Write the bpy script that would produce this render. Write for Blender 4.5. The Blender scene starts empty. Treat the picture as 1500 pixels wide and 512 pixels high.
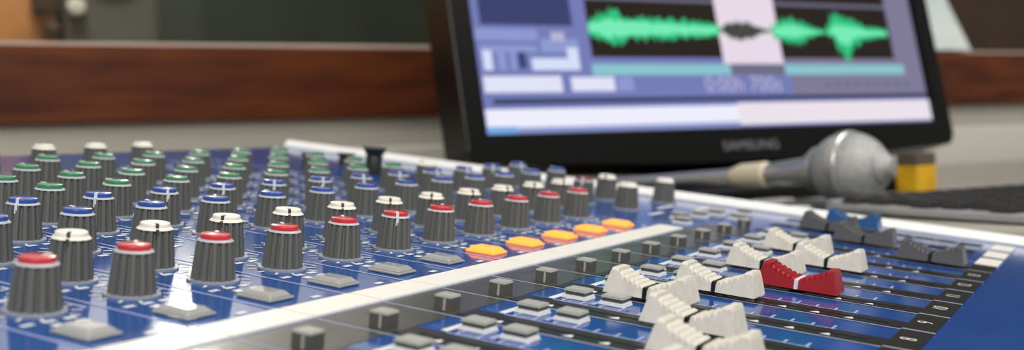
import bpy, bmesh, math, random
from mathutils import Vector, Matrix
random.seed(7)
PI = math.pi
S = bpy.context.scene
COL = S.collection

# ------------------------------------------------------------------ camera
cam_d = bpy.data.cameras.new('camera')
cam = bpy.data.objects.new('camera', cam_d)
COL.objects.link(cam)
RIGHT = Vector((0.8800194718, 0.4737706217, -0.0332735220))
UP = Vector((0.0150351036, 0.0422332777, 0.9989946426))
BACK = Vector((0.4746995628, -0.8796350086, 0.0300429164))
EYE = Vector((0.22947354, -0.15578944, 0.83666557))
cam.matrix_world = Matrix(((RIGHT.x, UP.x, BACK.x, EYE.x), (RIGHT.y, UP.y, BACK.y, EYE.y),
                           (RIGHT.z, UP.z, BACK.z, EYE.z), (0, 0, 0, 1)))
cam_d.sensor_fit = 'HORIZONTAL'
cam_d.sensor_width = 36
cam_d.lens = 1695.8 / 1500 * 36
cam_d.clip_start = 0.01
cam_d.clip_end = 60
cam_d.dof.use_dof = True
cam_d.dof.focus_distance = 0.37
cam_d.dof.aperture_fstop = 10.8
S.camera = cam

# ------------------------------------------------------------------ world, lights, exposure
W = bpy.data.worlds.new('world')
S.world = W
W.use_nodes = True
W.node_tree.nodes['Background'].inputs[0].default_value = (1.0, 0.97, 0.92, 1)
W.node_tree.nodes['Background'].inputs[1].default_value = 0.36
S.view_settings.view_transform = 'Standard'
S.view_settings.look = 'None'
S.view_settings.gamma = 1
S.view_settings.use_curve_mapping = False
S.view_settings.exposure = 0.0


def area(name, loc, target, sx, sy, power, col=(1, 0.96, 0.9)):
    d = bpy.data.lights.new(name, 'AREA')
    d.shape = 'RECTANGLE'
    d.size, d.size_y, d.energy, d.color = sx, sy, power, col
    o = bpy.data.objects.new(name, d)
    COL.objects.link(o)
    o.location = loc
    o.rotation_euler = (Vector(target) - Vector(loc)).to_track_quat('-Z', 'Y').to_euler()
    return o


area('ceiling_panel_light', (1.0, 0.9, 2.4), (0.3, 0.8, 0.8), 1.2, 0.6, 20)
area('booth_fill_light', (-0.98, 0.75, 2.3), (-1.25, 0.9, 0.9), 0.5, 0.5, 42)  # added unseen lamp that brightens the armchair behind the glass
area('ceiling_panel_light_rear', (0.9, -1.0, 2.0), (0.2, 0.5, 0.8), 1.2, 0.6, 26)


# ------------------------------------------------------------------ materials
def s2l(c):
    return tuple(((v / 255) / 12.92 if v / 255 <= 0.04045 else ((v / 255 + 0.055) / 1.055) ** 2.4) for v in c)


def mat(name, rgb, rough=0.5, metal=0.0, spec=0.5, emit=None, es=0.0, coat=0.0):
    m = bpy.data.materials.new(name)
    m.use_nodes = True
    b = m.node_tree.nodes['Principled BSDF']
    c = s2l(rgb)
    b.inputs['Base Color'].default_value = (*c, 1)
    b.inputs['Roughness'].default_value = rough
    b.inputs['Metallic'].default_value = metal
    b.inputs['Specular IOR Level'].default_value = spec
    b.inputs['Coat Weight'].default_value = coat
    if emit:
        b.inputs['Emission Color'].default_value = (*s2l(emit), 1)
        b.inputs['Emission Strength'].default_value = es
    return m


def noisy(m, rgb2, scale=(1, 1, 1), nscale=8.0, lo=0.35, hi=0.65, bump=0.0, detail=4):
    """mix a second colour in by an object-space noise"""
    nt = m.node_tree
    b = nt.nodes['Principled BSDF']
    c1 = tuple(b.inputs['Base Color'].default_value)
    tc = nt.nodes.new('ShaderNodeTexCoord')
    mp = nt.nodes.new('ShaderNodeMapping')
    mp.inputs['Scale'].default_value = scale
    nz = nt.nodes.new('ShaderNodeTexNoise')
    nz.inputs['Scale'].default_value = nscale
    nz.inputs['Detail'].default_value = detail
    rp = nt.nodes.new('ShaderNodeValToRGB')
    rp.color_ramp.elements[0].position = lo
    rp.color_ramp.elements[1].position = hi
    rp.color_ramp.elements[0].color = c1
    rp.color_ramp.elements[1].color = (*s2l(rgb2), 1)
    nt.links.new(tc.outputs['Object'], mp.inputs['Vector'])
    nt.links.new(mp.outputs['Vector'], nz.inputs['Vector'])
    nt.links.new(nz.outputs['Fac'], rp.inputs['Fac'])
    nt.links.new(rp.outputs['Color'], b.inputs['Base Color'])
    if bump:
        bp = nt.nodes.new('ShaderNodeBump')
        bp.inputs['Strength'].default_value = bump
        bp.inputs['Distance'].default_value = 0.001
        nt.links.new(nz.outputs['Fac'], bp.inputs['Height'])
        nt.links.new(bp.outputs['Normal'], b.inputs['Normal'])
    return m


def emis(name, rgb, k=1.0):
    m = bpy.data.materials.new(name)
    m.use_nodes = True
    nt = m.node_tree
    nt.nodes.remove(nt.nodes['Principled BSDF'])
    e = nt.nodes.new('ShaderNodeEmission')
    e.inputs[0].default_value = (*s2l(rgb), 1)
    e.inputs[1].default_value = k
    nt.links.new(e.outputs[0], nt.nodes['Material Output'].inputs[0])
    return m


M = dict(
    blue=noisy(mat('console_blue_paint', (32, 82, 154), 0.12), (29, 75, 146), nscale=30),
    chassis=mat('console_dark_casing', (38, 40, 46), 0.4),
    white=mat('white_print', (225, 228, 232), 0.45),
    lav=mat('lavender_print', (165, 175, 220), 0.45),
    grey_line=mat('grey_separator', (150, 158, 172), 0.4),
    dark=mat('dark_track', (26, 26, 28), 0.3),
    olive=mat('dark_grey_zone', (70, 72, 68), 0.3),
    slot=mat('slot_black', (6, 6, 6), 0.6),
    strip=mat('white_write_on_strip', (238, 237, 230), 0.4),
    rail=mat('rail_glare_white', (252, 252, 250), 0.35),  # bright reflection on a silver rail, put into the colour as white
    knob=mat('knob_grey_rubber', (102, 104, 101), 0.45, spec=0.4),
    knobrim=mat('knob_pale_rim', (186, 190, 196), 0.4),
    red=mat('cap_red', (196, 44, 56), 0.2, spec=0.8),
    dullred=mat('cap_dull_red', (140, 66, 70), 0.4),
    cblue=mat('cap_blue', (38, 76, 158), 0.2, spec=0.8),
    green=mat('cap_green', (52, 132, 92), 0.2, spec=0.8),
    cwhite=mat('cap_white', (240, 236, 224), 0.45),
    notch=mat('cap_dark_notch', (70, 60, 52), 0.5),
    cap=noisy(mat('fader_white', (226, 223, 212), 0.42), (214, 210, 198), nscale=300),
    capred=mat('fader_red', (156, 16, 34), 0.35),
    capgrey=mat('fader_dark_grey', (84, 84, 86), 0.4),
    capblue=mat('fader_blue', (26, 86, 140), 0.35),
    black=mat('fader_black_line', (14, 14, 14), 0.5),
    clear=mat('clear_button', (138, 140, 134), 0.08, spec=0.8),
    lit=mat('lit_orange_button', (255, 170, 80), 0.3, emit=(255, 132, 40), es=1.1),
    btop=mat('button_grey_top', (168, 170, 164), 0.4),
    bside=mat('button_dark_side', (84, 84, 80), 0.45),
    bezel=mat('monitor_black', (4, 4, 5), 0.3, spec=0.25),
    logo=mat('logo_grey', (120, 122, 130), 0.4),
)

M['clear'].node_tree.nodes['Principled BSDF'].inputs['Transmission Weight'].default_value = 0.45
M['clear'].node_tree.nodes['Principled BSDF'].inputs['Base Color'].default_value = (0.62, 0.63, 0.62, 1)

# ------------------------------------------------------------------ helpers


def obj(name, bm, mats, parent=None, smooth=False, bevel=0.0, seg=2):
    me = bpy.data.meshes.new(name)
    bmesh.ops.recalc_face_normals(bm, faces=bm.faces)
    bm.to_mesh(me)
    bm.free()
    if not isinstance(mats, (list, tuple)):
        mats = [mats]
    for m in mats:
        me.materials.append(m)
    if smooth:
        for p in me.polygons:
            p.use_smooth = True
        me.set_sharp_from_angle(angle=math.radians(38))
    o = bpy.data.objects.new(name, me)
    COL.objects.link(o)
    if parent:
        o.parent = parent
    if bevel:
        b = o.modifiers.new('bevel', 'BEVEL')
        b.width, b.segments, b.limit_method = bevel, seg, 'ANGLE'
    return o


def tag(o, label=None, cat=None, group=None, kind=None):
    for k, v in (('label', label), ('category', cat), ('group', group), ('kind', kind)):
        if v:
            o[k] = v
    return o


def empty(name, loc=(0, 0, 0), rot=(0, 0, 0)):
    o = bpy.data.objects.new(name, None)
    COL.objects.link(o)
    o.location, o.rotation_euler = loc, rot
    o.empty_display_size = 0.02
    return o


def share(name, me, parent, loc, rz=0):
    o = bpy.data.objects.new(name, me)
    COL.objects.link(o)
    o.parent = parent
    o.location = loc
    o.rotation_euler = (0, 0, rz)
    return o


def box(bm, x0, x1, y0, y1, z0, z1, mi=0, taper=0.0, M4=None):
    t = taper
    co = [(x0, y0, z0), (x1, y0, z0), (x1, y1, z0), (x0, y1, z0),
          (x0 + t, y0 + t, z1), (x1 - t, y0 + t, z1), (x1 - t, y1 - t, z1), (x0 + t, y1 - t, z1)]
    vs = [bm.verts.new(M4 @ Vector(c) if M4 else c) for c in co]
    fs = []
    for f in ((0, 3, 2, 1), (4, 5, 6, 7), (0, 1, 5, 4), (1, 2, 6, 5), (2, 3, 7, 6), (3, 0, 4, 7)):
        fc = bm.faces.new([vs[i] for i in f])
        fc.material_index = mi
        fs.append(fc)
    return fs


def quad(bm, pts, mi=0):
    f = bm.faces.new([bm.verts.new(p) for p in pts])
    f.material_index = mi
    return f


def prism(bm, poly, z0, z1, mi=0):
    a = [bm.verts.new((p[0], p[1], z0)) for p in poly]
    b = [bm.verts.new((p[0], p[1], z1)) for p in poly]
    n = len(poly)
    for f in [a[::-1], b] + [[a[i], a[(i + 1) % n], b[(i + 1) % n], b[i]] for i in range(n)]:
        bm.faces.new(f).material_index = mi


def lathe(bm, prof, n=32, mis=None, M4=None, mod=None, capmi=None):
    """prof: list of (r, z); r = 0 closes; mod(i, ring) scales the radius"""
    rings = []
    for j, (r, z) in enumerate(prof):
        if r <= 1e-9:
            v = Vector((0, 0, z))
            rings.append([bm.verts.new(M4 @ v if M4 else v)])
            continue
        ring = []
        for i in range(n):
            rr = r * (mod(i, j) if mod else 1)
            v = Vector((rr * math.cos(2 * PI * i / n), rr * math.sin(2 * PI * i / n), z))
            ring.append(bm.verts.new(M4 @ v if M4 else v))
        rings.append(ring)
    for j in range(len(rings) - 1):
        a, b = rings[j], rings[j + 1]
        mi = mis[j] if mis else 0
        for i in range(n):
            k = (i + 1) % n
            if len(a) == 1 and len(b) == 1:
                continue
            if len(a) == 1:
                f = bm.faces.new((a[0], b[k], b[i]))
            elif len(b) == 1:
                f = bm.faces.new((a[i], a[k], b[0]))
            else:
                f = bm.faces.new((a[i], a[k], b[k], b[i]))
            f.material_index = mi


def frame(o, z):
    """matrix whose z axis runs along z, origin o"""
    z = Vector(z).normalized()
    return Matrix.Translation(Vector(o)) @ z.to_track_quat('Z', 'Y').to_matrix().to_4x4()


def text_into(bm, s, size, M4, mi=0, ext=0.0):
    cu = bpy.data.curves.new('t', 'FONT')
    cu.body, cu.size, cu.align_x, cu.align_y, cu.extrude = s, size, 'CENTER', 'CENTER', ext
    cu.space_line = 0.8
    o = bpy.data.objects.new('t', cu)
    COL.objects.link(o)
    dg = bpy.context.evaluated_depsgraph_get()
    me = bpy.data.meshes.new_from_object(o.evaluated_get(dg))
    bpy.data.objects.remove(o)
    me.transform(M4)
    n0 = len(bm.faces)
    bm.from_mesh(me)
    bm.faces.ensure_lookup_table()
    for f in bm.faces[n0:]:
        f.material_index = mi
    bpy.data.meshes.remove(me)


# ------------------------------------------------------------------ setting: axes of the back wall
DH = Vector((0.54998238, 0.83517625, 0))       # along the wall, to the right
NB = Vector((-0.83517625, 0.54998238, 0))      # away from the desk, into the wall
WALL = EYE + NB * 1.2                          # point of the wall face abreast of the eye
WALL.z = 0
WROT = math.atan2(DH.y, DH.x)


def wroot(name):
    """empty on the wall face: local x along the wall, y into it, z up from the floor"""
    return empty(name, WALL, (0, 0, WROT))


def wobj(name, bm, mats, **k):
    o = obj(name, bm, mats, **k)
    o.location, o.rotation_euler = WALL, (0, 0, WROT)
    return o


m_wall = noisy(mat('wall_grey_paint', (172, 169, 160), 0.7), (166, 163, 153), nscale=6)
m_floor = noisy(mat('floor_vinyl', (110, 106, 100), 0.5), (98, 95, 90), nscale=9)
m_wood = noisy(mat('sill_brown_wood', (58, 22, 8), 0.45, spec=0.25), (108, 54, 22), scale=(3, 3, 22), nscale=2.2, lo=0.3, hi=0.75)
m_bead = mat('sill_pale_bead', (190, 172, 160), 0.4)
m_trim = mat('pale_wall_panel', (206, 203, 194), 0.55)

bm = bmesh.new()
box(bm, -4, 4, -3.5, 6, -0.05, 0)
o = obj('floor', bm, m_floor)
tag(o, kind='structure')
bm = bmesh.new()
box(bm, -1.6, 3.6, 0, 0.10, 0, 0.8662)          # below the window
box(bm, -1.6, -0.9, 0, 0.10, 0.8662, 1.045)
box(bm, 1.0, 3.6, 0.03, 0.10, 0.8662, 1.045)
tag(wobj('wall_back', bm, m_wall), kind='structure')
bm = bmesh.new()
box(bm, -1.6, 0.80, 0, 0.10, 1.0452, 2.5)          # white plaster above the window
tag(wobj('wall_back_upper', bm, mat('wall_white_plaster', (236, 234, 228), 0.7)), kind='structure')
bm = bmesh.new()                                # pale panel whose top is at eye level
box(bm, -0.9, 2.8, -0.018, -0.0005, 0.70, 0.8345)
tag(wobj('trim_1', bm, m_trim, bevel=0.003), kind='structure')
bm = bmesh.new()                                # the brown board under the window
box(bm, -0.9, 3.0, -0.012, 0.0985, 0.8664, 0.9425)
tag(wobj('trim_2', bm, m_wood, bevel=0.002), kind='structure')
bm = bmesh.new()
box(bm, -0.9, 3.0, 0.002, 0.0985, 0.9427, 0.9468)
tag(wobj('trim_3', bm, m_bead, bevel=0.001), kind='structure')

m_glass = bpy.data.materials.new('window_glass')
m_glass.use_nodes = True
nt = m_glass.node_tree
nt.nodes.remove(nt.nodes['Principled BSDF'])
tr, gl = nt.nodes.new('ShaderNodeBsdfTransparent'), nt.nodes.new('ShaderNodeBsdfGlossy')
tr.inputs[0].default_value = (0.86, 0.9, 0.86, 1)
gl.inputs['Roughness'].default_value = 0.03
fr, mx = nt.nodes.new('ShaderNodeFresnel'), nt.nodes.new('ShaderNodeMixShader')
fr.inputs[0].default_value = 1.35
nt.links.new(fr.outputs[0], mx.inputs[0])
nt.links.new(tr.outputs[0], mx.inputs[1])
nt.links.new(gl.outputs[0], mx.inputs[2])
nt.links.new(mx.outputs[0], nt.nodes['Material Output'].inputs[0])
win = wroot('window_1')
tag(win, kind='structure')
bm = bmesh.new()
box(bm, -0.9, 0.9995, 0.055, 0.061, 0.9470, 1.045)
obj('pane', bm, m_glass, win)

# room behind the glass
m_brown = noisy(mat('brown_wall_panel', (54, 35, 20), 0.6), (46, 29, 17), scale=(8, 8, 1), nscale=3)
bm = bmesh.new()
box(bm, 0.8005, 3.6, 0, 0.10, 1.0452, 2.5)
box(bm, 1.0, 3.6, 0.010, 0.0295, 0.9470, 1.0451)
tag(wobj('wall_brown_panel', bm, m_brown), kind='structure')
m_dark = noisy(mat('room_dark_green', (58, 62, 50), 0.8), (50, 52, 46), nscale=3)
bm = bmesh.new()
box(bm, -1.6, 4.8, 1.9, 2.0, 0, 2.5)
tag(wobj('wall_far', bm, m_dark), kind='structure')

# ------------------------------------------------------------------ desk
m_lam = noisy(mat('desk_pale_laminate', (168, 165, 156), 0.4), (160, 157, 148), nscale=14)
m_leg = mat('desk_grey_leg', (90, 90, 92), 0.4)
desk = empty('desk', (0.1, 0.4, 0))
tag(desk, 'pale grey studio desk with a raised tier, under the mixing console and monitor', 'desk')
desk_inv = Matrix.Translation((-0.1, -0.4, 0))


def dpart(name, bm, m, bev=0.0):
    bmesh.ops.transform(bm, matrix=desk_inv, verts=bm.verts)
    return obj(name, bm, m, desk, bevel=bev)


bm = bmesh.new()
prism(bm, [(-0.95, -0.35), (0.75, -0.35), (1.1, 0.2), (1.25, 1.5), (0.50, 2.36), (-0.82, 0.355), (-0.95, 0.12)], 0.690, 0.7185)
dpart('tabletop', bm, m_lam, 0.003)
bm = bmesh.new()
prism(bm, [(-0.69, 0.492), (1.10, 0.492), (1.23, 1.48), (0.50, 2.34)], 0.7187, 0.783)
dpart('raised_tier', bm, m_lam, 0.003)
for x, y in ((-0.85, -0.25), (0.65, -0.25), (1.0, 1.4), (0.48, 2.2), (-0.80, 0.25)):
    bm = bmesh.new()
    box(bm, x - 0.025, x + 0.025, y - 0.025, y + 0.025, 0, 0.6898)
    dpart('leg', bm, m_leg, 0.002)

# ------------------------------------------------------------------ mixing console
U = 0.03                                       # one channel pitch in metres
TAU = math.radians(7.608879519)
H0 = 0.80
con = empty('mixing_console', (0, 0, H0), (0, TAU, 0))
tag(con, 'blue audio mixing console with rows of grey knobs and sliding faders', 'mixer')
XR, XF, YN, YF = -9.35, 7.4, -1.25, 15.45      # panel extent in pitches


def P(x, y, z=0.0):
    return (x * U, y * U, z * U)


def bxp(bm, x0, x1, y0, y1, z0, z1, mi=0, taper=0.0):
    return box(bm, x0 * U, x1 * U, y0 * U, y1 * U, z0 * U, z1 * U, mi, taper * U)


# casing: wedge down to the desk
bm = bmesh.new()
ct, st = math.cos(TAU), math.sin(TAU)
zb = 0.7192 - H0                               # desk top seen from the root, world z


def to_local(wx, wz):                          # world (relative to the root) to panel-local
    return (ct * wx - st * wz, st * wx + ct * wz)


prof = []
for X, dz in ((XR, -0.06), (XF, -0.06)):
    prof.append((X * U, dz * U))
wxr, wxf = ct * XR * U, ct * XF * U
f1, f0 = to_local(wxf - 0.004, zb), to_local(wxr + 0.03, zb)
f2 = to_local(wxr - 0.006, zb + 0.05)
sec = prof + [f1, f0, f2]
va = [bm.verts.new((x, YN * U, z)) for x, z in sec]
vb = [bm.verts.new((x, YF * U, z)) for x, z in sec]
bm.faces.new(va)
bm.faces.new(vb[::-1])
for i in range(len(sec)):
    j = (i + 1) % len(sec)
    bm.faces.new((va[i], va[j], vb[j], vb[i]))
obj('casing', bm, M['chassis'], con)

# panel with its print
pm = [M['blue'], M['white'], M['lav'], M['grey_line'], M['olive']]
bm = bmesh.new()
bxp(bm, XR, XF, YN, YF, -0.055, 0.0, 0)


def ink(x0, x1, y0, y1, mi, z=0.004):
    quad(bm, [P(x0, y0, z), P(x1, y0, z), P(x1, y1, z), P(x0, y1, z)], mi)


def tick(x, y, a, r0, r1, w, mi, z=0.005):
    c, s = math.cos(a), math.sin(a)
    quad(bm, [P(x + c * r0 - s * w, y + s * r0 + c * w, z), P(x + c * r0 + s * w, y + s * r0 - c * w, z),
              P(x + c * r1 + s * w, y + s * r1 - c * w, z), P(x + c * r1 - s * w, y + s * r1 + c * w, z)], mi)


ROWX = dict(GA=-7.155, G1=-5.876, G2=-5.065, G3=-4.24, G4=-3.438, A=-2.65, B=-1.84, W=-0.773, R=0.0)
spots = []                                     # (row, k, x, y, colour)
for row, k0, k1, colr in (('GA', 6, 9, 'cwhite'), ('G1', 5, 11, 'green'), ('G2', 5, 11, 'green'), ('G3', 4, 11, 'green'),
                          ('G4', 4, 11, 'green'), ('A', 3, 14, 'cblue'), ('B', 2, 14, 'cblue'), ('W', 2, 12, 'cwhite'),
                          ('R', 1, 11, 'red')):
    for k in range(k0, k1 + 1):
        spots.append((row, k, ROWX[row], k, colr))
spots += [('W', 13, ROWX['W'], 12.9, 'dullred'), ('W', 14, ROWX['W'], 13.9, 'cwhite'), ('R', 13, 0.03, 12.95, 'cwhite'),
          ('R', 15, 0.05, 14.65, 'cwhite'), ('G4', 12, ROWX['G4'], 12.05, 'cwhite')]
for k in range(0, 12):
    for row, x in ROWX.items():
        for j in range(11):                    # scale of rays around each knob
            a = math.radians(-150 + 30 * j) + PI / 1
            tick(x, k, a, 0.27, 0.36, 0.014, 1)
        for j in range(3):                     # short lines of print beside it
            ink(x + 0.30, x + 0.36, k - 0.40 + 0.2 * j, k - 0.28 + 0.2 * j, 1)
        ink(x - 0.12, x + 0.14, k + 0.36, k + 0.40, 2)
    ink(0.42, 0.50, k - 0.22, k - 0.12, 1)     # marks by the button under the red row
    ink(0.42, 0.50, k + 0.02, k + 0.12, 1)
    ink(1.04, 1.10, k + 0.12, k + 0.24, 1)
for k in range(-1, 12):                        # channel separators
    ink(-8.0, 1.2, k + 0.485, k + 0.515, 2)
for k in range(-1, 13):
    ink(1.62, 5.95, k + 0.475, k + 0.515, 3)
for k in range(0, 16):                         # fader scales
    if k < 13:
        ink(1.62, 2.33, k - 0.47, k + 0.46, 4)
        ink(1.75, 2.0, k - 0.05, k + 0.3, 2)
    ink(2.62, 5.15, k - 0.092, k - 0.068, 2)
    for j in range(13):
        ink(2.70 + 0.2 * j, 2.725 + 0.2 * j, k - 0.07, k + (0.06 if j % 3 else 0.1), 2)
    if k < 13:
        ink(2.55, 2.62, k - 0.05, k + 0.42, 1)
        ink(2.98, 3.03, k + 0.0, k + 0.40, 2)
for x, y, w, l in ((-0.4, 13.4, .12, .5), (0.3, 13.6, .1, .8), (0.55, 12.6, .1, .6), (-1.1, 14.6, .1, .5), (0.8, 14.2, .1, .7)):
    ink(x, x + w, y, y + l, 1)
panel = obj('control_panel', bm, pm, con)
tag(panel, 'deep blue glossy top panel with white print')

# tracks
for k in range(0, 16):
    bm = bmesh.new()
    x1 = 5.68 if k < 13 else 5.5
    bxp(bm, 2.34, x1, k - 0.46, k - 0.11, 0.001, 0.008, 0)
    bxp(bm, 2.5, 5.5, k - 0.315, k - 0.275, 0.004, 0.012, 1)
    for j in range(8):                         # white wedge marks along the near edge
        x = 2.75 + 0.34 * j
        f = quad(bm, [P(x - 0.05, k - 0.46, 0.013), P(x + 0.05, k - 0.46, 0.013), P(x + 0.03, k - 0.37, 0.013), P(x + 0.01, k - 0.37, 0.013)], 2)
    tag(obj('fader_track', bm, [M['dark'], M['slot'], M['white']], con), 'dark fader slot with white marks')

# white write-on strip, in cells
bm = bmesh.new()
for k in range(-1, 12):
    bxp(bm, 1.205, 1.585, k - 0.49, min(k + 0.49, 11.75), 0.001, 0.02, 0, 0.003)
tag(obj('label_strip', bm, M['strip'], con), 'white write-on strip')
# black number strip
bm = bmesh.new()
bxp(bm, 5.66, 5.96, YN + .2, 12.2, 0.004, 0.014, 0)
names = {k: str(k + 2) for k in range(-1, 12)}
for k, s in names.items():
    M4 = Matrix.Translation(P(5.81, k, 0.017)) @ Matrix.Rotation(PI / 2, 4, 'Z')
    text_into(bm, s, 0.22 * U, M4, 1)
for k in range(-1, 12):
    bxp(bm, 5.66, 5.97, k + 0.475, k + 0.515, 0.008, 0.0165, 2)
for k in (12, 13, 14):
    bxp(bm, 5.66, 5.97, k + 0.26, k + 1.0, 0.008, 0.02, 1)
tag(obj('number_strip', bm, [M['black'], M['strip'], M['grey_line']], con), 'black strip with white channel numbers')
# side rails
bm = bmesh.new()
va = [(YF - 0.03, 0.001), (YF - 0.03, 0.03), (YF + 0.07, 0.15), (YF + 0.16, 0.15), (YF + 0.16, 0.001)]
r0, r1 = ([bm.verts.new(P(x, y, z)) for y, z in va] for x in (XR - 0.05, XF + 0.05))
bm.faces.new(r0)
bm.faces.new(r1[::-1])
for i in range(5):
    bm.faces.new((r0[i], r0[(i + 1) % 5], r1[(i + 1) % 5], r1[i]))
bxp(bm, XR - 0.05, XF + 0.05, YF + 0.005, YF + 0.16, -0.6, 0.001, 0)
tag(obj('side_rail', bm, M['rail'], con, bevel=0.0016, seg=3), 'edge rail with its glare painted white')
bm = bmesh.new()
bxp(bm, XR - 0.05, XF + 0.05, YN - 0.16, YN + 0.03, 0.001, 0.135, 0)
bxp(bm, XR - 0.05, XF + 0.05, YN - 0.16, YN - 0.005, -0.6, 0.001, 0)
tag(obj('side_rail', bm, M['rail'], con, bevel=0.0016, seg=3), 'edge rail with its glare painted white')

# knob body: fluted, shared by every knob
NF = 98
bm = bmesh.new()


def flute(i, j):
    if j in (2, 3, 4):
        ph = (i % 7) / 7.0
        return 0.84 if ph > 0.55 else 1.0
    return 1.0


lathe(bm, [(0.245 * U, 0.0), (0.245 * U, 0.022 * U), (0.207 * U, 0.024 * U), (0.200 * U, 0.10 * U), (0.172 * U, 0.375 * U),
           (0.171 * U, 0.384 * U), (0.150 * U, 0.402 * U), (0.10 * U, 0.402 * U)],
      NF, [2, 2, 0, 0, 0, 1, 1], mod=flute)
kb = obj('knob', bm, [M['knob'], M['knobrim'], M['grey_line']], con, smooth=True)
body_me = kb.data
bpy.data.objects.remove(kb)
cap_me = {}
for c in ('red', 'cblue', 'green', 'cwhite', 'dullred'):
    bm = bmesh.new()
    lathe(bm, [(0.143 * U, 0.400 * U), (0.142 * U, 0.438 * U), (0.139 * U, 0.444 * U), (0.132 * U, 0.448 * U), (0.0, 0.4485 * U)], 40)
    if c == 'cwhite':
        lathe(bm, [(0.174 * U, 0.386 * U), (0.153 * U, 0.4055 * U), (0.142 * U, 0.4065 * U)], 40)
    bxp(bm, 0.07, 0.1445, -0.016, 0.016, 0.39, 0.4525, 1)
    bxp(bm, 0.13, 0.176, -0.014, 0.014, 0.30, 0.40, 1)
    t = obj('cap', bm, [M[c], M['notch'] if c == 'cwhite' else M['white']], con, smooth=True)
    cap_me[c] = t.data
    bpy.data.objects.remove(t)
ANG = {'GA': 200, 'G1': 190, 'G2': 190, 'G3': 180, 'G4': 190, 'A': -40, 'B': 150, 'W': -55, 'R': 120}
CN = dict(red='red', cblue='blue', green='green', cwhite='white', dullred='dull red')
for row, k, x, y, c in spots:
    a = math.radians(ANG[row] + random.uniform(-25, 25))
    if (row, k) == ('R', 6):
        a = math.radians(-48)
    kn = share('knob', body_me, con, P(x, y, 0.001), a)
    kn['label'] = 'grey fluted knob with a %s cap' % CN[c]
    cp = share('cap', cap_me[c], kn, (0, 0, 0))
    cp['label'] = '%s cap' % CN[c]

# on buttons: domed clear lozenge
for lit in (False, True):
    bm = bmesh.new()
    bxp(bm, -0.2, 0.2, -0.17, 0.17, 0.0, 0.03, 0)
    bxp(bm, -0.185, 0.185, -0.155, 0.155, 0.03, 0.075, 0, 0.05)
    t = obj('on_button', bm, M['lit'] if lit else M['clear'], con, bevel=0.0008, seg=2)
    if not lit:
        me_off = t
    else:
        me_on = t
for k in range(0, 12):
    src = me_on if k >= 7 else me_off
    o = src.copy()
    COL.objects.link(o)
    o.location = P(0.80, k - 0.2, 0.003)
    o['label'] = 'glowing orange channel button' if k >= 7 else 'clear unlit channel button'
bpy.data.objects.remove(me_on)
bpy.data.objects.remove(me_off)

# solo buttons beside the white strip, and assign buttons by the faders
bm = bmesh.new()
bxp(bm, -0.085, 0.085, -0.09, 0.09, 0.0, 0.125, 1)
bxp(bm, -0.087, 0.087, -0.092, 0.092, 0.125, 0.145, 0, 0.008)
bxp(bm, 0.012, 0.036, -0.0935, -0.089, 0.01, 0.12, 0)
t = obj('solo_button', bm, [M['btop'], M['bside']], con)
solo_me = t.data
bpy.data.objects.remove(t)
for k in range(1, 14):
    share('solo_button', solo_me, con, P(2.17, k - 0.33, 0.004))
bm = bmesh.new()
bxp(bm, -0.135, 0.135, -0.115, 0.115, 0.0, 0.035, 2, 0.01)
bxp(bm, -0.105, 0.105, -0.095, 0.095, 0.035, 0.072, 1)
bxp(bm, -0.118, 0.118, -0.108, 0.108, 0.072, 0.096, 0, 0.008)
t = obj('assign_button', bm, [M['btop'], M['bside'], M['white']], con)
asg_me = t.data
bpy.data.objects.remove(t)
for k in range(1, 13):
    for x in (2.77, 3.17):
        share('assign_button', asg_me, con, P(x, k + 0.2, 0.004))
for x, y in ((1.08, 12.7), (1.22, 13.3), (1.33, 12.15), (1.31, 13.9), (1.75, 13.7), (1.6, 14.6)):
    share('assign_button', asg_me, con, P(x, y, 0.004))

# faders


def fader_mesh(mats):
    bm = bmesh.new()
    L, z0, zd, ze = 0.45, 0.035, 0.150, 0.290
    pts = []                                   # top outline along x

    def curve(x):
        t = min(1.0, abs(x) / 0.36)
        return zd + (ze - zd) * (t ** 1.35)
    pts.append((-L, z0))
    pts.append((-L + 0.05, ze - 0.035))
    pts.append((-L + 0.065, ze))
    pts.append((-L + 0.135, ze - 0.005))
    half = []
    nrid = 5
    for i in range(nrid):
        xa = -0.315 + i * 0.058
        half.append((xa + 0.004, curve(xa) - 0.035))
        half.append((xa + 0.020, curve(xa) - 0.004))
        half.append((xa + 0.050, curve(xa + 0.05) - 0.002))
    pts += half
    mid0 = len(pts)
    pts.append((-0.022, zd - 0.012))
    pts.append((0.022, zd - 0.012))
    pts += [(-x, z) for x, z in half[::-1]]
    pts.append((L - 0.135, ze - 0.005))
    pts.append((L - 0.065, ze))
    pts.append((L - 0.05, ze - 0.035))
    pts.append((L, z0))
    n = len(pts)
    rows = []
    for x, z in pts:
        h = (z - z0) / (ze - z0)
        w = 0.205 - 0.045 * h
        if z > z0 + 0.01:
            r = [(x, -w - 0.0, z0), (x, -w, z - 0.02), (x, -w + 0.02, z), (x, w - 0.02, z), (x, w, z - 0.02), (x, w, z0)]
            r[0] = (x, -0.205, z0)
            r[5] = (x, 0.205, z0)
        else:
            r = [(x, -0.205, z0), (x, -0.204, z0 + 0.001), (x, -0.18, z0 + 0.002), (x, 0.18, z0 + 0.002), (x, 0.204, z0 + 0.001), (x, 0.205, z0)]
        rows.append([bm.verts.new(P(*c)) for c in r])
    for i in range(n - 1):
        for j in range(5):
            bm.faces.new((rows[i][j], rows[i + 1][j], rows[i + 1][j + 1], rows[i][j + 1]))
        bm.faces.new((rows[i][5], rows[i + 1][5], rows[i + 1][0], rows[i][0]))
    bm.faces.new(rows[0][::-1])
    bm.faces.new(rows[-1])
    bxp(bm, -0.10, 0.10, -0.015, 0.015, 0.0, z0 + 0.002)     # stem
    t = obj('fader_cap', bm, mats, con)
    me = t.data
    bpy.data.objects.remove(t)
    return me


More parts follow.
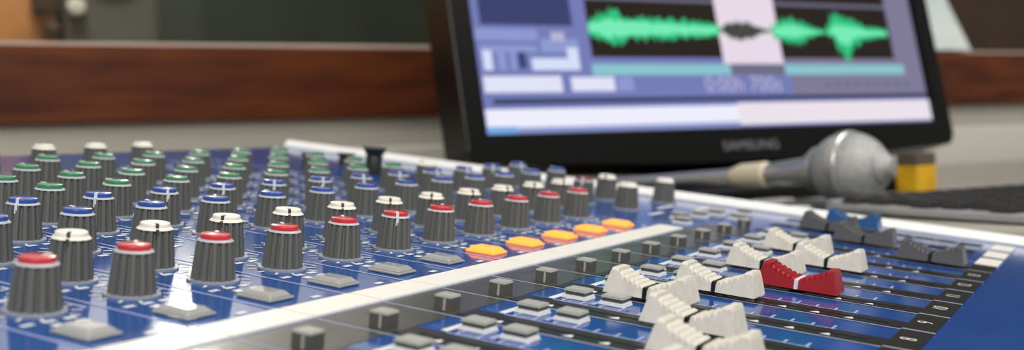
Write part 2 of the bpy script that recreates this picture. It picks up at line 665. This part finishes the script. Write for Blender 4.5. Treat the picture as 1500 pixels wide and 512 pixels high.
def line_mesh(m):
    bm = bmesh.new()
    w, zt = 0.204, 0.152
    bxp(bm, -0.022, 0.022, -0.196, 0.196, 0.10, zt - 0.008)
    for s in (-1, 1):
        y0, y1 = sorted((s * 0.183, s * 0.2065))
        bxp(bm, -0.022, 0.022, y0, y1, 0.036, zt - 0.016)
    t = obj('marker_line', bm, m, con)
    me = t.data
    bpy.data.objects.remove(t)
    return me


fm = {c: fader_mesh(M[c]) for c in ('cap', 'capred', 'capgrey', 'capblue')}
lm_ = {c: line_mesh(M[c]) for c in ('black', 'white')}
for k, x, c, l, lab in ((3, 5.02, 'cap', 'black', 'white'), (4, 4.60, 'cap', 'black', 'white'), (5, 4.14, 'cap', 'black', 'white'),
                        (6, 3.34, 'cap', 'black', 'white'), (7, 3.72, 'cap', 'black', 'white'), (8, 4.34, 'capred', 'white', 'red'),
                        (9, 3.66, 'cap', 'black', 'white'), (10, 4.20, 'cap', 'black', 'white'), (11, 3.54, 'cap', 'black', 'white'),
                        (12, 5.16, 'capgrey', 'black', 'dark grey'), (13, 4.05, 'capgrey', 'black', 'dark grey'),
                        (14, 3.28, 'capgrey', 'black', 'dark grey'), (15, 3.45, 'capblue', 'white', 'blue')):
    o = share('fader_cap', fm[c], con, P(x, k - 0.29, 0.012))
    o['label'] = '%s ribbed fader cap with a %s centre line' % (lab, l)
    n = share('marker_line', lm_[l], o, (0, 0, 0))
    n['label'] = '%s centre line' % l

# ------------------------------------------------------------------ tall plug and two short brown stubs at the console's rear
m_plug = mat('plug_black', (34, 38, 34), 0.45)
m_stubb = mat('stub_brown', (64, 48, 36), 0.5)


def on_panel(x, y, z=0.0):
    v = Matrix.Rotation(TAU, 3, 'Y') @ Vector(P(x, y, z))
    return v + Vector((0, 0, H0))


for x, y, h, r, m, lab in ((-5.05, 12.75, 0.50, 0.16, m_plug, 'tall dark plug with a flared top standing on the console before the monitor'),
                           (-6.3, 12.4, 0.27, 0.12, m_stubb, 'short brown stub between two columns of green knobs'),
                           (-6.4, 13.7, 0.22, 0.14, m_stubb, 'short brown stub left of the tall dark plug, beyond the green knobs')):
    t = empty('plug_stub', on_panel(x, y, 0.004), (0, TAU, 0))
    tag(t, lab, 'plug', 'plugs at the rear of the console')
    bm = bmesh.new()
    lathe(bm, [(0, 0), (r * U, 0), (r * U, h * 0.65 * U), (r * 0.9 * U, h * 0.7 * U), (0, h * 0.7 * U)], 24)
    obj('barrel', bm, m, t, smooth=True)
    bm = bmesh.new()
    lathe(bm, [(0, h * 0.701 * U), (r * 0.95 * U, h * 0.701 * U), (r * 1.45 * U, h * U), (0, h * 1.02 * U)], 24)
    obj('collar', bm, m, t, smooth=True)

# ------------------------------------------------------------------ monitor
BL = Vector((-0.22491913, 0.6450366, 0.84114638))      # lower left corner of the picture area
TILT = math.radians(13)
VV = NB * math.sin(TILT) + Vector((0, 0, math.cos(TILT)))
NN = DH.cross(VV).normalized()                          # towards the viewer
MONM = Matrix(((DH.x, VV.x, NN.x, BL.x), (DH.y, VV.y, NN.y, BL.y), (DH.z, VV.z, NN.z, BL.z), (0, 0, 0, 1)))
base_c = BL + DH * 0.25 + NB * 0.06
mon = empty('monitor', (base_c.x, base_c.y, 0.783), (0, 0, WROT))
tag(mon, 'black wide computer monitor on the desk, showing green sound waves', 'monitor')
MINV = mon.matrix_basis.inverted() @ MONM               # screen coordinates into the empty's frame
SW, SH = 0.5039, 0.30


def mpart(name, bm, m, parent=mon, **k):
    bmesh.ops.transform(bm, matrix=MINV, verts=bm.verts)
    return obj(name, bm, m, parent, **k)


bm = bmesh.new()
# outline of the casing: the lower edge bows down to a chin
out = [(-0.020, SH + 0.02), (-0.020, -0.015), (-0.014, -0.0235)]
for i in range(1, 16):
    s = i / 16
    out.append((-0.014 + (SW + 0.028) * s, -0.0235 - 0.0095 * math.sin(PI * s)))
out += [(SW + 0.014, -0.0235), (SW + 0.020, -0.015), (SW + 0.020, SH + 0.02)]
n = len(out)
a = [bm.verts.new((x, y, 0.004)) for x, y in out]
b = [bm.verts.new((x, y, -0.040)) for x, y in out]
inn = [bm.verts.new(c) for c in ((0, SH, 0.004), (0, 0, 0.004), (SW, 0, 0.004), (SW, SH, 0.004))]
inb = [bm.verts.new(c) for c in ((0, SH, -0.004), (0, 0, -0.004), (SW, 0, -0.004), (SW, SH, -0.004))]
bm.faces.new(b)
for i in range(n):
    j = (i + 1) % n
    bm.faces.new((a[i], a[j], b[j], b[i]))
bm.faces.new((a[0], a[1], inn[1], inn[0]))
bm.faces.new([a[i] for i in range(1, n - 1)] + [inn[2], inn[1]])
bm.faces.new((a[n - 2], a[n - 1], inn[3], inn[2]))
bm.faces.new((a[n - 1], a[0], inn[0], inn[3]))
for i in range(4):
    j = (i + 1) % 4
    bm.faces.new((inn[i], inn[j], inb[j], inb[i]))
mpart('casing', bm, M['bezel'], bevel=0.0015)

# the picture on the screen: one mesh of lit areas
EC = dict(base=(118, 126, 184), dark=(62, 70, 112), row=(142, 154, 208), pale=(214, 222, 250), wave=(46, 40, 36), green=(52, 196, 128),
          green2=(120, 236, 184), sel=(232, 218, 232), cyan=(140, 196, 206), grey=(112, 110, 132), white=(238, 238, 252), line=(56, 62, 92),
          rightc=(128, 124, 152), field=(226, 226, 246), dkg=(70, 74, 66), pink=(236, 226, 236), sky=(120, 170, 230), text=(186, 182, 212))
EK = list(EC)
em = [emis('screen_' + k, EC[k], 1.0) for k in EK]
bm = bmesh.new()
zc = [0.0]


def lay(pts, key, dz=0.00006):
    z = -0.0025 + zc[0]
    quad(bm, [(x, y, z) for x, y in pts], EK.index(key))
    zc[0] += 0.00001


def rc(x0, x1, y0, y1, key):
    lay([(x0, y0), (x1, y0), (x1, y1), (x0, y1)], key)


box(bm, 0, SW, 0, SH, -0.0038, -0.0026, EK.index('base'))
rc(0.30, SW, 0.03, SH, 'rightc')
rc(0.2, 0.33, 0.03, 0.062, 'base')
rc(0.0100, 0.0980, 0.0935, SH - 0.02, 'dark')
rc(0.004, 0.062, 0.080, 0.090, 'row')
rc(0.064, 0.101, 0.070, 0.082, 'row')
rc(0.075, 0.088, 0.080, 0.088, 'text')
rc(0.007, 0.060, 0.070, 0.076, 'row')
for x0, x1 in ((0.008, 0.0165), (0.0215, 0.029), (0.0335, 0.039)):
    rc(x0, x1, 0.0545, 0.0715, 'pale' if x0 < .02 else 'row')
rc(0.0405, 0.048, 0.056, 0.07, 'dark')
rc(0.0530, 0.0995, 0.0545, 0.0650, 'pale')
rc(0.0885, 0.0995, 0.063, 0.0745, 'pale')
rc(0.1130, 0.4690, 0.0660, 0.1180, 'wave')
rc(0.1130, 0.4690, 0.1180, 0.1215, 'grey')
rc(0.1130, 0.4690, 0.1215, SH - 0.03, 'wave')
rc(0.2535, 0.3240, 0.0605, SH - 0.03, 'sel')
rc(0.1110, 0.4790, 0.0500, 0.0600, 'cyan')
rc(0.2600, 0.3240, 0.0500, 0.0600, 'grey')


def wave_fn(x0, x1, mid, amp, key, n=70):
    z = -0.0025 + zc[0]
    zc[0] += 0.00001
    up, lo = [], []
    for i in range(n + 1):
        t = i / n
        x = x0 + (x1 - x0) * t
        u_, l_ = amp(t)
        up.append(bm.verts.new((x, mid + u_ * random.uniform(0.6, 1.2), z)))
        lo.append(bm.verts.new((x, mid - l_ * random.uniform(0.6, 1.2), z)))
    for i in range(n):
        f = bm.faces.new((lo[i], lo[i + 1], up[i + 1], up[i]))
        f.material_index = EK.index(key)


def env1(t):
    e = 0.0125 * (1 - 0.55 * t ** 1.6) * min(1, 0.45 + 5 * t) * (1 if t < .97 else .5) + 0.004 * math.exp(-((t - 0.17) / 0.09) ** 2)
    return e * 1.05, e


def env2(t):
    e = 0.0125 * math.exp(-((t - 0.35) / 0.38) ** 2) + 0.001
    return e, e


def env3(t):
    e = 0.0135 * math.exp(-((t - 0.18) / 0.34) ** 2) + 0.0065 * (1 - 0.25 * t)
    return e * (1.0 if t > .08 else .4), e * (1.0 if t > .1 else .3) + 0.014 * math.exp(-((t - 0.28) / 0.09) ** 2)


def half(fn, q):
    return lambda t: tuple(q * v for v in fn(t))


for y in (0.0925, 0.195):
    wave_fn(0.1130, 0.2580, y, env1, 'green')
    wave_fn(0.1140, 0.2570, y, half(env1, 0.55), 'green2')
    wave_fn(0.2590, 0.3160, y, half(env2, 0.75), 'dkg')
    wave_fn(0.2540, 0.3240, y, lambda t: (0.0012, 0.0012), 'dkg')
    wave_fn(0.3170, 0.3860, y, env2, 'green')
    wave_fn(0.3190, 0.3800, y, half(env2, 0.5), 'green2')
    wave_fn(0.3860, 0.4660, y, env3, 'green')
    wave_fn(0.3880, 0.4640, y, half(env3, 0.45), 'green2')
rc(0.0055, 0.0790, 0.0355, 0.0495, 'field')
rc(0.0880, 0.1315, 0.0360, 0.0485, 'field')
rc(0.1345, 0.1510, 0.0360, 0.0480, 'row')
zt = -0.0025 + zc[0]
text_into(bm, '0:00h 700s', 0.0205, Matrix.Translation((0.272, 0.0405, zt + 0.0001)), EK.index('text'))
zc[0] += 0.0002
for i in range(9):
    rc(0.37 + i * 0.013, 0.376 + i * 0.013, 0.037, 0.042, 'grey')
rc(0.0118, 0.5040, 0.0258, 0.0300, 'line')
rc(0.0030, 0.2600, 0.0030, 0.0215, 'white')
rc(0.2600, 0.5040, 0.0030, 0.0235, 'pink')
rc(0.0025, 0.2600, 0.0012, 0.0060, 'row')
rc(0.0020, 0.0300, 0.0010, 0.0070, 'sky')
mpart('screen', bm, em)

bm = bmesh.new()
text_into(bm, 'SAMSUNG', 0.0115, Matrix.Translation((0.2625, -0.0175, 0.0042)) @ Matrix.Scale(1.22, 4, (1, 0, 0)), 0, 0.0002)
mpart('logo', bm, M['logo'])
bm = bmesh.new()                                        # neck and foot, in the empty's own frame
box(bm, -0.05, 0.05, -0.012, 0.022, 0.012, 0.16)
obj('stand_neck', bm, M['bezel'], mon, bevel=0.004)
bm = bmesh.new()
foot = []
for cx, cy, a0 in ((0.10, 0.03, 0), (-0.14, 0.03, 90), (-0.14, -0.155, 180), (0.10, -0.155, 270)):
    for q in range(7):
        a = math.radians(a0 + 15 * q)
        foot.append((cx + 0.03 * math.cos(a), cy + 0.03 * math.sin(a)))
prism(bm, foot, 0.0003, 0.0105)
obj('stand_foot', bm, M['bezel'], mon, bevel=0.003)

# ------------------------------------------------------------------ microphone lying on the tier
m_grille = noisy(mat('mic_silver_grille', (196, 198, 198), 0.45, metal=0.45), (140, 142, 142), nscale=1300, lo=.45, hi=.55, bump=0.6)
m_steel = mat('mic_steel', (176, 176, 180), 0.3, metal=0.7)
m_cream = mat('mic_cream_sleeve', (216, 204, 180), 0.5)
m_mdark = mat('mic_dark_neck', (72, 72, 74), 0.4)
tip = Vector((-0.0997, 0.6885, 0.8011))
ball = Vector((0.0622, 0.6262, 0.8100))
ax = (ball - tip).normalized()
LEN = (ball - tip).length
mic = empty('microphone', (ball.x, ball.y, 0.783))
tag(mic, 'silver ball-headed microphone with a cream ring lying on the foot of the monitor', 'microphone')
MF = Matrix.Translation((-ball.x, -ball.y, -0.783)) @ frame(tip, ax)


def along(q):                                           # distance from the tip
    return q * LEN


bm = bmesh.new()
lathe(bm, [(0, -0.05), (0.0044, -0.05), (0.0048, 0), (0.0056, along(0.40)), (0.006, along(0.44)), (0, along(0.44))], 24, M4=MF)
obj('handle', bm, m_steel, mic, smooth=True)
bm = bmesh.new()
lathe(bm, [(0, along(0.44)), (0.0062, along(0.441)), (0.0086, along(0.49)), (0.0090, along(0.61)), (0.0062, along(0.625)), (0, along(0.625))], 24, M4=MF)
tag(obj('sleeve', bm, m_cream, mic, smooth=True), 'cream sleeve')
bm = bmesh.new()
lathe(bm, [(0, along(0.626)), (0.0075, along(0.626)), (0.010, along(0.80)), (0.0165, along(0.86)), (0.0165, along(0.875)), (0, along(0.875))], 28, M4=MF)
obj('neck', bm, m_steel, mic, smooth=True)
bm = bmesh.new()
RB = 0.0248
pr_ = [(0, LEN - RB)]
for i in range(1, 24):
    t = PI * i / 24
    pr_.append((RB * math.sin(t), LEN - 1.08 * RB * math.cos(t)))
pr_.append((0, LEN + 1.08 * RB))
lathe(bm, pr_, 40, M4=MF)
obj('grille', bm, m_grille, mic, smooth=True)
bm = bmesh.new()
lathe(bm, [(RB * 0.99, LEN - 0.004), (RB * 1.035, LEN - 0.003), (RB * 1.035, LEN + 0.003), (RB * 0.99, LEN + 0.004)], 40, M4=MF)
obj('band', bm, m_steel, mic, smooth=True)
bm = bmesh.new()
lathe(bm, [(0, LEN + 0.025), (0.0115, LEN + 0.025), (0.0075, LEN + 0.029), (0.005, LEN + 0.032), (0, LEN + 0.033)], 28, M4=MF)
obj('end_cap', bm, m_grille, mic, smooth=True)

# dark sheet standing in for the shade under the microphone
m_shade = noisy(mat('shade_dark_grey', (58, 58, 58), 0.55), (50, 50, 52), nscale=40)
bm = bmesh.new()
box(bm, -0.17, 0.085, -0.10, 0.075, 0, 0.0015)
o = obj('shade_sheet', bm, m_shade, bevel=0.0006)
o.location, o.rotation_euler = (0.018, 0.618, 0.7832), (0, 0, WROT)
tag(o, 'dark grey sheet painting the shade on the desk under the microphone', 'shade sheet')

# small pale cards on the shade sheet
m_card = mat('card_pale', (196, 198, 196), 0.5)
for (x, y), sx, sy, lab in (((0.002, 0.655), 0.030, 0.012, 'pale grey card on the dark shade sheet under the microphone neck'),
                            ((0.036, 0.574), 0.022, 0.014, 'whitish card on the shade sheet right behind the blue fader')):
    bm = bmesh.new()
    box(bm, -sx / 2, sx / 2, -sy / 2, sy / 2, 0, 0.004)
    o = obj('card', bm, m_card, bevel=0.001)
    o.location, o.rotation_euler = (x, y, 0.7849), (0, 0, WROT)
    tag(o, lab, 'card')

# ------------------------------------------------------------------ keyboard
m_kb = mat('keyboard_grey_frame', (158, 158, 162), 0.4)
m_key = mat('keyboard_black_key', (30, 31, 34), 0.4)
KO = Vector((0.0555, 0.583, 0.7832))                     # rear left corner
kbd = empty('keyboard', KO, (0, 0, WROT))
tag(kbd, 'black computer keyboard in a grey frame on the desk beyond the console', 'keyboard')
KD, KL = 0.152, 0.42                                    # depth towards the viewer, length
kt = math.radians(0.6)
KT = Matrix.Rotation(kt, 4, 'X')                        # rear edge up
KT = Matrix.Translation((0, -KD, 0.0006)) @ KT


def ktop(bm):
    bmesh.ops.transform(bm, matrix=KT, verts=bm.verts)


bm = bmesh.new()
box(bm, 0, KL, 0, KD, 0, 0.0045)
box(bm, 0, KL, KD - 0.007, KD, 0.0045, 0.0070)
ktop(bm)
obj('frame', bm, m_kb, kbd, bevel=0.001)
key_bm = bmesh.new()
box(key_bm, -0.0078, 0.0078, -0.0072, 0.0072, 0, 0.0045, 0, 0.0016)
t = obj('key', key_bm, m_key, kbd, bevel=0.0006)
for r in range(7):
    y = KD - 0.0165 - r * 0.0185
    for c in range(14):
        o = t.copy()
        COL.objects.link(o)
        o.matrix_basis = KT @ Matrix.Translation((0.012 + c * 0.0182 + (0.004 * (r % 3)), y, 0.0047))
bpy.data.objects.remove(t)

bm = bmesh.new()                                        # the keys farthest from the console, past the frame's edge
for r in range(7):
    for c in range(14, 22):
        box(bm, -0.0078, 0.0078, -0.0072, 0.0072, 0, 0.0045, 0, 0.0016,
            KT @ Matrix.Translation((0.012 + c * 0.0182 + (0.004 * (r % 3)), KD - 0.0165 - r * 0.0185, 0.0047)))
tag(obj('key_block', bm, m_key, kbd), kind='stuff')

# ------------------------------------------------------------------ yellow note block
m_yel = noisy(mat('block_yellow', (214, 168, 8), 0.5), (196, 150, 10), nscale=60)
m_yd = mat('block_brown_top', (84, 76, 66), 0.5)
yb = empty('note_block', (0.0687, 0.8487, 0.7832), (0, 0, WROT + 0.15))
tag(yb, 'small yellow block standing on the desk under the right end of the monitor', 'note block')
bm = bmesh.new()
box(bm, -0.0140, 0.0140, -0.010, 0.010, 0, 0.0215)
obj('paper_stack', bm, m_yel, yb, bevel=0.001)
bm = bmesh.new()
box(bm, -0.0137, 0.0137, -0.0098, 0.0098, 0.0217, 0.032)
tag(obj('brown_top', bm, m_yd, yb, bevel=0.001), 'brownish top')  # upper part of the block in plain brown

# ------------------------------------------------------------------ paper leaning on the window
m_pap = noisy(mat('paper_white', (216, 224, 224), 0.7), (184, 206, 206), nscale=18, lo=.4, hi=.7)
bm = bmesh.new()
x0 = 1.24
poly = [(1.19, 0.9470), (1.420, 0.9470), (1.381, 1.0226), (1.345, 1.088), (1.15, 1.070)]
a = [bm.verts.new((x, -0.010 + (z - 0.9472) * 0.14, z)) for x, z in poly]
b = [bm.verts.new((x, -0.0094 + (z - 0.9472) * 0.14, z)) for x, z in poly]
bm.faces.new(a)
bm.faces.new(b[::-1])
for i in range(len(poly)):
    j = (i + 1) % len(poly)
    bm.faces.new((a[i], a[j], b[j], b[i]))
o = wobj('paper_sheet', bm, m_pap)
tag(o, 'white sheet of paper leaning on the brown board right of the monitor', 'paper')

# ------------------------------------------------------------------ things in the room behind the glass
m_tan = noisy(mat('chair_tan', (206, 138, 82), 0.6), (150, 98, 52), nscale=9, lo=.4, hi=.65)
m_tand = mat('chair_dark_wood', (70, 44, 26), 0.5)
ch = empty('armchair', WALL + DH * -0.04 + NB * 0.55, (0, 0, WROT))
tag(ch, 'tan armchair with dark patches in the room behind the glass, far left', 'chair')
bm = bmesh.new()
box(bm, -0.32, 0.262, -0.26, 0.18, 0.30, 0.6198)
obj('seat', bm, m_tan, ch, bevel=0.04, seg=4)
bm = bmesh.new()
box(bm, -0.32, 0.262, 0.0, 0.18, 0.62, 1.20)
obj('backrest', bm, m_tan, ch, bevel=0.04, seg=4)
bm = bmesh.new()
box(bm, 0.225, 0.262, -0.012, -0.0005, 1.036, 1.09)
obj('dark_patch', bm, m_tand, ch, bevel=0.004)
bm = bmesh.new()
box(bm, 0.242, 0.262, -0.012, -0.0005, 1.002, 1.022)
obj('dark_patch', bm, m_tand, ch, bevel=0.004)
for x in (-0.27, 0.19):
    for y in (-0.15, 0.16):
        bm = bmesh.new()
        box(bm, x - 0.02, x + 0.02, y - 0.02, y + 0.02, 0.0005, 0.30)
        obj('leg', bm, m_tand, ch, bevel=0.003)
m_gb = noisy(mat('cabinet_grey', (112, 106, 98), 0.7), (96, 92, 84), nscale=5)
gb = empty('speaker_cabinet', WALL + DH * 0.335 + NB * 0.70, (0, 0, WROT))
tag(gb, 'grey speaker cabinet beside the tan armchair behind the glass', 'speaker')
bm = bmesh.new()
box(bm, -0.103, 0.04, -0.12, 0.12, 0.0005, 1.22)
obj('cabinet', bm, m_gb, gb, bevel=0.02, seg=3)
bm = bmesh.new()
lathe(bm, [(0.05, 0), (0.05, 0.004), (0.040, 0.002), (0.0, 0.001)], 32, M4=frame((-0.035, -0.1215, 1.12), (0, -1, 0)))
obj('driver', bm, m_gb, gb, smooth=True)
m_knobp = mat('pale_knob', (230, 222, 214), 0.4)
bm = bmesh.new()
lathe(bm, [(0, 0), (0.013, 0), (0.012, 0.012), (0, 0.014)], 24, M4=frame((-0.086, -0.1205, 1.050), (0, -1, 0)))
obj('dial', bm, m_knobp, gb, smooth=True)
m_tube = emis('tube_lit', (255, 250, 240), 40.0)
tl = empty('tube_lamp', WALL + DH * 0.295 + NB * -0.0005, (0, 0, WROT))
tag(tl, 'bright upright tube lamp on the wall above the window', 'lamp')
bm = bmesh.new()
box(bm, -0.02, 0.02, -0.02, 0, 1.085, 1.26)
obj('bracket', bm, M['strip'], tl, bevel=0.002)
bm = bmesh.new()
lathe(bm, [(0, 1.09), (0.010, 1.09), (0.010, 1.255), (0, 1.255)], 24, M4=Matrix.Translation((0, -0.031, 0)))
obj('tube', bm, m_tube, tl, smooth=True)
